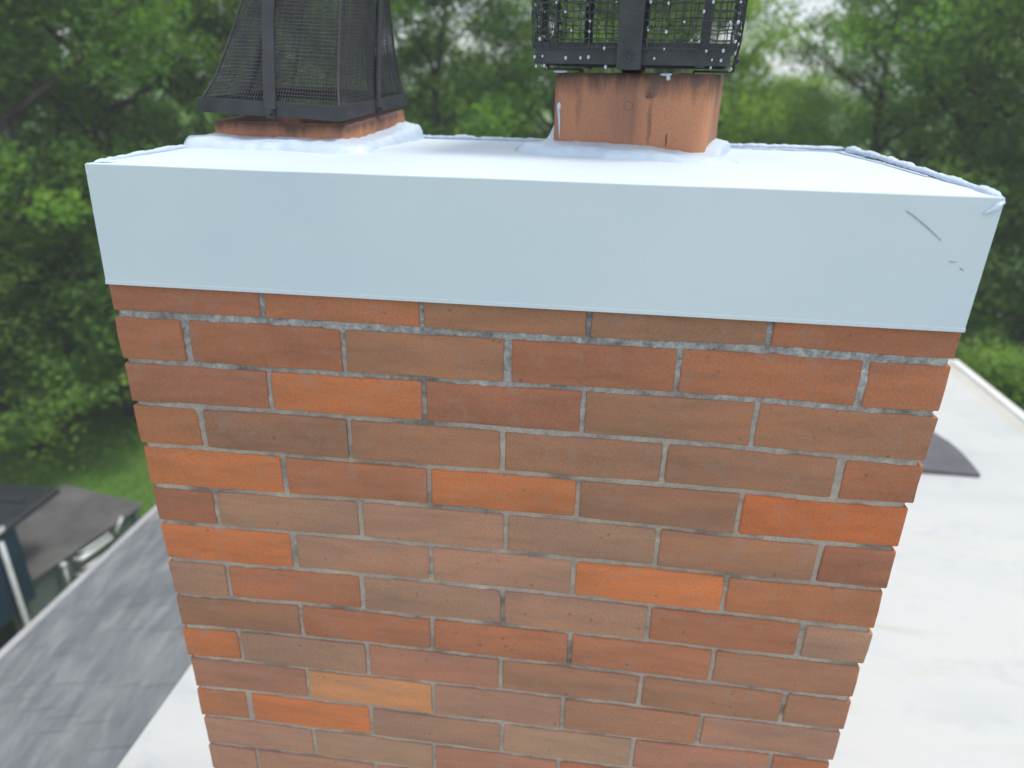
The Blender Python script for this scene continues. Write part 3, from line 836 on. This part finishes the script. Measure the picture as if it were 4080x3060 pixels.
for s, u, wdt in ((0, 0.0, 0.032), (0, 0.72, 0.012), (1, 0.0, 0.030), (2, 0.1, 0.030), (2, 0.72, 0.014), (3, 0.0, 0.030), (3, -0.72, 0.012)):
    out = {0: Vector((0, -1, 0)), 1: Vector((1, 0, 0)), 2: Vector((0, 1, 0)), 3: Vector((-1, 0, 0))}[s]
    wd = {0: (1, 0, 0), 1: (0, 1, 0), 2: (-1, 0, 0), 3: (0, -1, 0)}[s]
    bm = bmesh.new()
    pts = [wp(s, u, z) + (-out if s == 0 and u > 0.5 else out) * .004 for z in (0.0, 0.03, 0.06, HR)]
    for a, b in zip(pts, pts[1:]): strap(bm, a, b, wd, wdt)
    o = obj("strap", bm, M['black'], cageR)
    if wdt >= .03:
        # tab bent in over the flue wall and down inside it
        bm = bmesh.new()
        inn = -out
        base = wp(s, u, 0) + out * .004
        fw = RHD if s % 2 == 0 else RHW
        depth = (QD if s % 2 == 0 else QW)
        strap(bm, base + Vector((0, 0, .004)), base + Vector((0, 0, -.003)), wd, wdt)
        p1 = base + Vector((0, 0, -.003)); p2 = p1 + inn * (depth - fw + 0.038)
        strap(bm, p1, p2, wd, wdt - .004); strap(bm, p2, p2 + Vector((0, 0, -.05)), wd, wdt - .004)
        obj("tab", bm, M['black'], cageR)
        bm = bmesh.new(); q = base + Vector((0, 0, .012))
        tube(bm, [q, q + out * .0055], 0.0068, 6); blob(bm, *(q + out * .0055), .0040, .0040, .0040, 1, 1)
        obj("bolt", bm, M['black'], cageR)
bm = bmesh.new()
box(bm, -QW * 1.15, QW * 1.15, -QD * 1.18, QD * 1.18, 0.252, 0.258); box(bm, -QW * .7, QW * .7, -QD * .7, QD * .7, 0.2582, 0.268)
bevel(bm, 0.002, 1); obj("lid", bm, M['black'], cageR)

# ================================================================ HOUSE AND ROOFS
ZRF = -1.6
house = empty("house", (1.0, 0.0, -6.0))
tag(house, "house with bright white flat roof and grey shingled left eave, below the chimney", "house")
def hobj(name, bm, m, smooth=False, parent=house):
    o = obj(name, bm, m, parent, smooth)
    if parent is house: o.location = (-1.0, 0, 6.0)
    return o
RX0, RX1, RY0, RY1 = -0.645, 3.262, -5.5, 4.352
# flat roof sheet: fine grid, with the stack's footprint left open, gently dished
bm = bmesh.new()
xs = sorted(set([RX0, 0.0, 1.02, RX1 - .06] + [RX0 + i * 0.12 for i in range(int((RX1 - RX0) / .12) + 1)]))
ys = sorted(set([RY0, 0.0, 0.505, RY1 - .05] + [RY0 + i * 0.12 for i in range(int((RY1 - RY0) / .12) + 1)]))
xs = [x for x in xs if x <= RX1 - .06 + 1e-6]; ys = [y for y in ys if y <= RY1 - .05 + 1e-6]
gv = {}
for i, x in enumerate(xs):
    for j, y in enumerate(ys):
        gv[i, j] = bm.verts.new((x, y, ZRF + (0.006 * n3(x, y, 0, 1.3) + 0.003 * n3(x, y, 4, 4)) * (0 if i in (0, len(xs) - 1) else 1)))
for i in range(len(xs) - 1):
    for j in range(len(ys) - 1):
        cx, cy = (xs[i] + xs[i + 1]) / 2, (ys[j] + ys[j + 1]) / 2
        if 0.0 < cx < 1.02 and 0.0 < cy < 0.505: continue
        bm.faces.new((gv[i, j], gv[i + 1, j], gv[i + 1, j + 1], gv[i, j + 1]))
hobj("flat_roof", bm, M['membrane'], True)
# lap seams of the membrane
for ysm in (-3.0, -1.2):
    bm = bmesh.new()
    xa, xb = RX0 + .002, RX1 - .062
    n = 60; prev = None
    for i in range(n + 1):
        x = xa + (xb - xa) * i / n
        y = ysm + 0.006 * n3(x, ysm, 0, 3)
        zz = ZRF + 0.006 * n3(x, y, 0, 1.3) + 0.003 * n3(x, y, 4, 4)
        cur = [bm.verts.new((x, y - .016, zz + .002)), bm.verts.new((x, y - .013, zz + .0045)), bm.verts.new((x, y + .03, zz + .0040)), bm.verts.new((x, y + .034, zz + .002))]
        if prev:
            for k in range(3): bm.faces.new((prev[k], cur[k], cur[k + 1], prev[k + 1]))
        prev = cur
    hobj("lap_seam", bm, M['membrane'], True)
# raised metal edge on the right and rear
bm = bmesh.new()
box(bm, RX1 - .06, RX1, RY0, RY1, ZRF - .14, ZRF + .018)
box(bm, RX0 + .002, RX1 - .061, RY1 - .05, RY1, ZRF - .14, ZRF + .018)
bevel(bm, .006, 2); hobj("roof_edge", bm, M['whitetrim'])
# shingled slope falling to the left eave
SX1, SZ1, SX0, SZ0 = RX0 - .001, ZRF - .002, -1.600, -1.895
bm = bmesh.new(); lay = bm.loops.layers.float_color.new("col"); rg = random.Random(12)
L_ = math.hypot(SX1 - SX0, SZ1 - SZ0); dx, dz = (SX0 - SX1) / L_, (SZ0 - SZ1) / L_; nx_, nz_ = dz * -1, dx * 1
nrm = Vector((-dz * -1, 0, 0)); nrm = Vector((dz, 0, -dx)).normalized()
if nrm.z < 0: nrm = -nrm
expo = 0.143; nc = int(L_ / expo) + 1
pal = [(0.235, 0.246, 0.258), (0.246, 0.258, 0.268), (0.228, 0.238, 0.252), (0.252, 0.262, 0.268), (0.24, 0.25, 0.264)]
for c_ in range(nc):
    s0, s1 = c_ * expo, min(L_, (c_ + 1) * expo + .01)
    y = RY0 - rg.uniform(0, .2)
    while y < RY1 - .05:
        wd = rg.choice((.07, .10, .14, .19, .24)) * rg.uniform(.85, 1.15); yb = min(y + wd, RY1 - .05)
        col = rg.choice(pal); f_ = rg.uniform(.95, 1.05); col = tuple(q * f_ for q in col)
        drop = 0.0; tk = 0.0008 + drop
        P0 = Vector((SX1 + dx * s0, 0, SZ1 + dz * s0)); P1 = Vector((SX1 + dx * s1, 0, SZ1 + dz * s1))
        ya = y + .0015
        q = [P0 + nrm * .0035, P1 + nrm * .0050]
        vs4 = [bm.verts.new((q[0].x, ya, q[0].z)), bm.verts.new((q[0].x, yb, q[0].z)), bm.verts.new((q[1].x, yb, q[1].z)), bm.verts.new((q[1].x, ya, q[1].z))]
        low = [bm.verts.new((P1.x, yb, P1.z)), bm.verts.new((P1.x, ya, P1.z))]
        fs = [bm.faces.new(vs4), bm.faces.new((vs4[3], vs4[2], low[0], low[1]))]
        for f in fs:
            for lp in f.loops: lp[lay] = (col[0], col[1], col[2], 1)
        y = yb
# backing deck
v, fs = box(bm, SX0, SX1, RY0, RY1 - .05, 0, 0.02)
for q in v: q.co.z = SZ0 + (SZ1 - SZ0) * (q.co.x - SX0) / (SX1 - SX0) + (-.03 if q.co.z < .01 else -.001)
for f in fs:
    for lp in f.loops: lp[lay] = (.18, .18, .2, 1)
bmesh.ops.recalc_face_normals(bm, faces=bm.faces)
hobj("shingle_roof", bm, M['shingle'])
bm = bmesh.new()
v, _ = box(bm, SX0 - .012, SX0 + .030, RY0, RY1 - .04, SZ0 - .012, SZ0 + .0145)
for q in v:
    if q.co.x > SX0: q.co.z += .009
bevel(bm, .003, 2)
box(bm, SX0 - .006, SX0 + .006, RY0, RY1 - .04, SZ0 - .10, SZ0 - .0125)
hobj("drip_edge", bm, M['drip'])
bm = bmesh.new(); box(bm, SX0 + .007, SX0 + .03, RY0, RY1 - .04, SZ0 - .18, SZ0 - .03); hobj("fascia", bm, M['whitetrim'])
bm = bmesh.new(); box(bm, -1.10, 3.05, RY0 + .2, RY1 - .25, -6.0, ZRF - .26)
box(bm, -1.57, RX1 - .07, RY0 + .1, RY1 - .06, ZRF - .44, ZRF - .425)
hobj("wall", bm, M['siding'])

# dark rubber patch lying on the flat roof
bm = bmesh.new()
outl = [(1.55, 2.60), (2.30, 2.600), (2.622, 2.600), (2.628, 2.68), (2.630, 2.83), (2.618, 2.95), (2.580, 3.08), (2.53, 3.22), (2.40, 3.36), (2.10, 3.44), (1.55, 3.45)]
dense = []
for (a, b), (c_, d_) in zip(outl, outl[1:] + outl[:1]):
    for k in range(10): dense.append((a + (c_ - a) * k / 10, b + (d_ - b) * k / 10))
tv = [bm.verts.new((x, y, ZRF + .022 + .006 * n3(x, y, 2, 3))) for x, y in dense]; bv = [bm.verts.new((x, y, ZRF - .004)) for x, y in dense]
bm.faces.new(tv); m_ = len(tv)
for k in range(m_): bm.faces.new((tv[k], bv[k], bv[(k + 1) % m_], tv[(k + 1) % m_]))
bmesh.ops.recalc_face_normals(bm, faces=bm.faces)
patch = obj("roof_patch", bm, M['rubber'])
tag(patch, "dark grey rubber patch lying on the white roof right of the chimney", "roof patch")

# ================================================================ GROUND
bm = bmesh.new(); GZ = -6.0
n = 70; ext = [(-1 + 2 * i / n) for i in range(n + 1)]; ext = [math.copysign(abs(e) ** 2.6, e) * 900 for e in ext]
g = [[bm.verts.new((x - 2, y + 8, GZ + (0.10 * n3(x, y, 0, .25) if abs(x) < 60 and abs(y) < 60 else 0))) for y in ext] for x in ext]
for i in range(n):
    for j in range(n): bm.faces.new((g[i][j], g[i + 1][j], g[i + 1][j + 1], g[i][j + 1]))
tag(obj("lawn", bm, M['lawn'], None, True), kind='structure')
# short turf tufts on the strip of lawn that shows
rg = random.Random(77); vs2, fc2 = [], []
for k in range(26000):
    x = rg.uniform(-11.5, -2.2); y = rg.uniform(5.6, 12.0)
    h = rg.uniform(.03, .075); a = rg.uniform(0, 6.28); wd = rg.uniform(.006, .012); lx, ly = rg.uniform(-.03, .03), rg.uniform(-.03, .03)
    z = GZ + 0.10 * n3(x + 2, y - 8, 0, .25); b_ = len(vs2)
    vs2 += [(x - wd * math.cos(a), y - wd * math.sin(a), z - .01), (x + wd * math.cos(a), y + wd * math.sin(a), z - .01), (x + lx, y + ly, z + h)]
    fc2.append((b_, b_ + 1, b_ + 2))
me = D.meshes.new("grass"); me.from_pydata(vs2, [], fc2)
set_col(me, "tone", [(rg.uniform(.2, .8),) * 3 for _ in fc2])
tag(obj("grass", me, M['leaf1']), kind='stuff')

# ================================================================ CONTAINERS IN THE YARD
ct = empty("metal_container", (-4.66, 5.92, GZ), rad(-11))
CTO = (4.66, -5.97, -GZ)
tag(ct, "low grey metal container with flat dark lid and pale side handles, beyond the eave", "container")
def at(o, e):
    o.location = CTO if e is ct else (-e.location.x, -e.location.y, -e.location.z)
    return o
bm = bmesh.new(); box(bm, -5.88, -4.72, 4.22, 5.93, GZ + .12, -4.66); bevel(bm, .02, 2)
at(obj("body", bm, M['greysteel'], ct), ct)
bm = bmesh.new()
for yy in (4.30, 4.90, 5.45, 5.85): box(bm, -4.719, -4.685, yy - .03, yy + .03, GZ + .14, -4.70)
bevel(bm, .006, 1); at(obj("rib", bm, M['greysteel'], ct), ct)
bm = bmesh.new(); v, _ = box(bm, -5.92, -4.66, 4.18, 5.97, -4.655, -4.60)
for q in v:
    if q.co.z > -4.62 and q.co.x > -5: q.co.z -= .012
bevel(bm, .015, 2); at(obj("lid", bm, M['lid'], ct), ct)
for zz, ya, yb in ((-4.72, 4.95, 5.42), (-4.92, 4.93, 5.36)):
    bm = bmesh.new()
    tube(bm, [(-4.68, ya, zz), (-4.60, ya + .03, zz), (-4.60, yb - .03, zz), (-4.68, yb, zz)], .030, 8)
    tube(bm, [(-4.655, ya + .05, zz + .05), (-4.615, ya + .08, zz + .06), (-4.615, yb - .05, zz + .06), (-4.655, yb - .02, zz + .05)], .016, 8)
    at(obj("handle", bm, M['zinc'], ct, True), ct)
bm = bmesh.new(); blob(bm, -4.64, 4.80, -4.68, .04, .04, .04, 1, 2); tube(bm, [(-4.63, 4.80, -4.70), (-4.64, 4.80, -5.05)], .018, 8); at(obj("latch", bm, M['zinc'], ct, True), ct)
bm = bmesh.new(); tube(bm, [(-4.63, 5.48, -4.72), (-4.64, 5.62, -4.58)], .02, 8); at(obj("latch", bm, M['zinc'], ct, True), ct)
for x in (-5.7, -4.9):
    for y in (4.4, 5.75):
        bm = bmesh.new(); tube(bm, [(x - .03, y, GZ + .065), (x + .03, y, GZ + .065)], .065, 14)
        at(obj("castor", bm, M['darkframe'], ct), ct)

bb = empty("blue_container", (-5.6, 4.0, GZ))
tag(bb, "tall dark blue container with black lid and pale upright bar, beside the grey container", "container")
bm = bmesh.new(); box(bm, -6.35, -4.90, 3.0, 4.40, -4.80, -3.93); bevel(bm, .02, 2); at(obj("body", bm, M['blue'], bb), bb)
for xx in (-6.2, -5.35):
    bm = bmesh.new(); box(bm, xx, xx + .05, 4.401, 4.9, -4.02, -3.93); at(obj("bracket", bm, M['darkframe'], bb), bb)
bm = bmesh.new(); box(bm, -6.25, -5.08, 3.1, 4.3, GZ + .02, -4.801); at(obj("base", bm, M['darkframe'], bb), bb)
bm = bmesh.new(); v, _ = box(bm, -6.42, -4.88, 2.95, 5.02, -3.925, -3.86)
for q in v:
    if q.co.z > -3.9: q.co.x += .03 * (1 if q.co.x < -5.5 else -1)
bevel(bm, .02, 2)
for yy in (3.5, 4.1, 4.7): box(bm, -6.30, -5.06, yy - .03, yy + .03, -3.861, -3.835)
at(obj("lid", bm, M['blacklid'], bb), bb)
bm = bmesh.new(); tube(bm, [(-4.865, 4.16, -3.95), (-4.865, 4.16, -5.4), (-4.86, 4.17, GZ + .02)], .026, 10); at(obj("upright_bar", bm, M['zinc'], bb, True), bb)
bm = bmesh.new(); tube(bm, [(-5.02, 3.7, -3.90), (-4.93, 3.75, -3.88), (-4.92, 4.25, -3.88), (-4.97, 4.38, -3.90)], .030, 8); at(obj("hinge_bar", bm, M['zinc'], bb, True), bb)

# ================================================================ TREES
def tree_data(seed, h, rc, low=0.08, nleaf=15000, leaf=0.115, nclump=95):
    """returns trunk bmesh and leaf arrays; crown from low*h to h"""
    rg = random.Random(seed)
    bm = bmesh.new()
    trunk = []; x = y = 0.0
    for i in range(8):
        t = i / 7; trunk.append(Vector((x, y, h * 0.86 * t))); x += rg.uniform(-.22, .22); y += rg.uniform(-.22, .22)
    r0 = 0.019 * h
    tube(bm, trunk, [r0 * (1 - .85 * i / 7) + (0.35 * r0 if i == 0 else 0) for i in range(8)], 9)
    tips = []
    nb = 17
    for k in range(nb):
        t = 0.16 + 0.80 * k / (nb - 1) + rg.uniform(-.03, .03); t = min(.98, max(.12, t))
        i = min(6, int(t * 7)); p = trunk[i].lerp(trunk[i + 1], t * 7 - i)
        az = k * 2.399 + rg.uniform(-.4, .4)
        prof = math.sin(math.pi * min(1, (t * 0.86 + .14)) ** 0.9) ** .55
        ln = rc * prof * rg.uniform(.75, 1.12) + .25
        el = 0.15 + 0.75 * t + rg.uniform(-.15, .15)
        d = Vector((math.cos(az) * math.cos(el), math.sin(az) * math.cos(el), math.sin(el)))
        q = [p]
        for s in range(1, 5):
            d2 = (d + Vector((rg.uniform(-.25, .25), rg.uniform(-.25, .25), rg.uniform(-.18, .22)))).normalized()
            q.append(q[-1] + d2 * ln / 4)
        br = r0 * (1 - .8 * t) * .42 + .010
        tube(bm, q, [br * (1 - .2 * s) + .004 for s in range(5)], 6)
        for s in (2, 3, 4):
            tips.append((q[s], .50 if s < 4 else .62))
            for _ in range(2):
                e = q[s] + Vector((rg.uniform(-1, 1), rg.uniform(-1, 1), rg.uniform(-.35, .75))) * ln * .34
                tube(bm, [q[s], q[s].lerp(e, .5) + Vector((rg.uniform(-.06, .06), rg.uniform(-.06, .06), .03)), e], [br * .35 + .004, .011, .004], 4)
                tips.append((e, .48))
    zlow = h * low
    tips = [(p, r) for p, r in tips if p.z > zlow]
    # fringe of low growth
    for _ in range(nclump // 5):
        a = rg.uniform(0, 6.28); rr = rc * rg.uniform(.35, .95)
        tips.append((Vector((math.cos(a) * rr, math.sin(a) * rr, rg.uniform(zlow, h * .40))), .50))
    V, F, T = [], [], []
    per = nleaf // len(tips)
    for (p, r) in tips:
        r *= rg.uniform(.75, 1.30) * rc / 2.3
        tone = min(1, max(0, rg.gauss(.45, .20)))
        for _ in range(per):
            u = rg.random() ** .45
            a = rg.uniform(0, 6.283); cz = rg.uniform(-1, 1); sz = math.sqrt(1 - cz * cz)
            c = p + Vector((math.cos(a) * sz, math.sin(a) * sz, cz * .62)) * r * u
            s = leaf * rg.uniform(.6, 1.25)
            ax = Vector((rg.gauss(0, 1), rg.gauss(0, 1), rg.gauss(-.25, .6))).normalized()
            up = Vector((rg.gauss(0, .55), rg.gauss(0, .55), 1)).normalized()
            sd2 = ax.cross(up)
            if sd2.length < .05: continue
            sd2.normalize(); nn = sd2.cross(ax)
            b_ = len(V)
            V += [c - ax * s * .5, c + sd2 * s * .30 + nn * s * .07, c + ax * s * .5, c - sd2 * s * .30 + nn * s * .07]
            F += [(b_, b_ + 1, b_ + 2, b_ + 3)]
            T.append(min(1, max(0, tone + rg.uniform(-.16, .16))))
    return bm, V, F, T
def leaf_mesh(V, F, T):
    me = D.meshes.new("crown"); me.from_pydata([tuple(v) for v in V], [], F)
    a = me.color_attributes.new("tone", 'FLOAT_COLOR', 'CORNER'); buf = []
    for t in T: buf.extend((t, t, t, 1.0) * 4)
    a.data.foreach_set('color', buf)
    return me
KINDS = []
for k, (seed, h, rc, low, mname) in enumerate(((1, 10.0, 2.5, .05, 'leaf1'), (2, 10.6, 2.3, .07, 'leaf2'), (3, 9.6, 2.6, .05, 'leaf3'), (4, 10.8, 2.4, .10, 'leaf1'), (5, 5.4, 2.2, .04, 'leaf3'))):
    tb, V, F, T = tree_data(seed, h, rc, low, 30000 if k < 4 else 17000)
    tm = D.meshes.new("trunk"); tb.to_mesh(tm); tb.free(); tm.materials.append(M['bark'])
    for p in tm.polygons: p.use_smooth = True
    lm = leaf_mesh(V, F, T); lm.materials.append(M[mname]); KINDS.append((tm, lm))
def tree(kind, ang, dist, scale, rz, label, zs=1.0, name="leafy_tree", group="trees around the yard"):
    a = rad(ang); e = empty(name, (dist * math.sin(a) + .6, dist * math.cos(a) - .8, GZ), rz)
    e.scale = (scale, scale, scale * zs)
    tag(e, label, "tree" if name != "shrub" else "shrub", group)
    for nm, me in zip(("trunk", "crown"), KINDS[kind]):
        o = D.objects.new(nm, me); C.objects.link(o); o.parent = e
    return e
FRONT = [
 (0, -50, 12.6, 1.05, 2.4, 1.05, "tall bushy green tree filling the top left corner beside the cap"),
 (3, -42, 12.2, 1.0, 1.9, 1.1, "dense tree whose low branches hang over the lawn at far left"),
 (1, -35, 12.8, 1.0, 3.1, 1.1, "dark green tree directly left of the white cap's left corner"),
 (2, -27.5, 13.2, 1.0, 4.0, 1.05, "bright green tree just left of the fine mesh cage"),
 (1, -20.5, 13.6, 1.0, 5.2, 1.0, "dark tree seen through the fine mesh cage"),
 (0, -12.5, 13.4, .97, .8, .90, "mid green tree close to the right side of the fine mesh cage"),
 (3, -4.5, 14.0, .97, 2.2, .95, "tree between the flues, just left of the coarse wire cage"),
 (2, 3.0, 14.0, 1.0, 3.3, 1.0, "light green tree behind the coarse wire cage"),
 (4, 11.0, 14.2, 0.98, 1.0, 1.0, "low rounded tree with sky above it right of the coarse wire cage"),
 (2, 19.0, 15.4, .98, 4.4, .98, "loose light green tree with visible dark limbs right of the sky gap"),
 (0, 24.5, 14.4, 1.0, 5.5, 1.08, "large green tree behind the cap's right end"),
 (2, 31.5, 13.6, 1.0, .5, 1.1, "pale green tree at the right edge above the roof corner"),
 (1, 38.5, 13.8, 1.0, 2.7, 1.1, "dark tree by the far right corner of the white roof"),
]
for k, a, d, s, r, zs, lb in FRONT: tree(k, a, d + 2.6, s * 1.08, r, lb, zs)
BACK = [
 (1, -54, 18.5, 1.25, 1.1, "farther tree behind the top left corner tree"),
 (0, -45, 18.0, 1.25, 2.1, "farther tree between the two leftmost near trees"),
 (2, -37, 18.6, 1.2, .4, "farther light tree above the cap's left corner"),
 (1, -29, 18.4, 1.22, 3.4, "farther dark tree left of the fine mesh cage"),
 (3, -20, 19.0, 1.15, 4.8, "farther tree behind the fine mesh cage"),
 (4, -11, 19.5, 1.18, 5.9, "farther low tree under the sky gap between the cages"),
 (1, -4, 19.4, 1.05, .9, "farther dark tree behind the gap left of the coarse wire cage"),
 (0, 4, 19.5, 1.15, 1.7, "farther tree behind the coarse wire cage"),
 (4, 12.5, 20.5, 1.10, 2.6, "farther low tree in the bright sky gap at upper right"),
 (3, 22, 20.5, 1.08, 3.9, "farther tree with sky specks showing through, upper right"),
 (1, 30, 19.5, 1.2, 5.0, "farther dark tree behind the right end of the cap"),
 (2, 38, 19.0, 1.25, .2, "farther light tree at the right edge"),
 (0, 47, 19.0, 1.25, 1.4, "farther tree past the right edge corner"),
]
for k, a, d, s, r, lb in BACK: tree(k, a, d + 2.2, s * 1.05, r, lb)
FARL = ["just inside the left edge", "left of the cap's left corner", "left of the fine mesh cage", "through and beside the fine mesh cage", "low in the gap between the cages", "behind the coarse wire cage", "low, just right of the coarse wire cage", "low, under the bright sky patch", "right of the bright sky patch", "above the cap's right end", "just inside the right edge"]
FAR = [(3, -49, 26, 1.4, 0.3), (1, -38, 27, 1.4, 1.3), (0, -28, 26, 1.4, 2.3), (1, -17, 27, 1.25, 3.3), (4, -9, 28, 1.28, 4.3), (1, 1, 27, 1.25, 5.3), (4, 9.5, 29, 1.22, .8), (4, 15, 29, 1.25, 2.8), (1, 25, 28, 1.35, 1.8), (0, 34, 27, 1.4, 2.9), (3, 44, 26, 1.4, 4.1)]
for (k, a, d, s, r), wh in zip(FAR, FARL):
    tree(k, a, d, s, r, "most distant tree seen " + wh, 1.0, "leafy_tree", "distant trees behind the others")
SHR = [(-44, 13.8, 1.0, 2.6, "tall bushy undergrowth in front of the trunks at far left"), (-37.5, 14.6, .95, 3.9, "tall undergrowth left of the cap, over the lawn's far end"), (-47, 14.6, .62, 1.0, "round shrub at the lawn edge in the left corner"), (-41, 14.9, .50, 2.0, "shrub at the lawn's far side, below the dense left tree"),
       (-34, 14.6, .52, 3.0, "small shrub on the lawn edge beside the left side of the bricks"), (36, 11.0, .70, 4.0, "bush beyond the white roof's far corner"), (30, 11.4, .75, 5.0, "bush just right of the cap's lower right corner"), (42, 10.6, .70, 0.5, "bush at the right edge beyond the roof's long side")]
for a, d, s, r, lb in SHR: tree(4, a, d, s, r, lb, 0.75, "shrub", "shrubs along the tree line")

# ================================================================ ADDED VEIL
bm = bmesh.new(); box(bm, -70, 70, -30, 75, GZ - 1.2, 16.0)
hm = D.materials.new("veil_haze"); hm.use_nodes = True; ht = hm.node_tree; ht.nodes.clear()  # thin volume added to lift the dark tones like lens glare
pv = N(ht, "ShaderNodeVolumePrincipled", Density=0.0042); pv.inputs['Color'].default_value = (0.93, 0.97, 1.0, 1)
ho = N(ht, "ShaderNodeOutputMaterial"); ht.links.new(pv.outputs[0], ho.inputs['Volume'])
tag(obj("haze", bm, hm), kind='stuff')
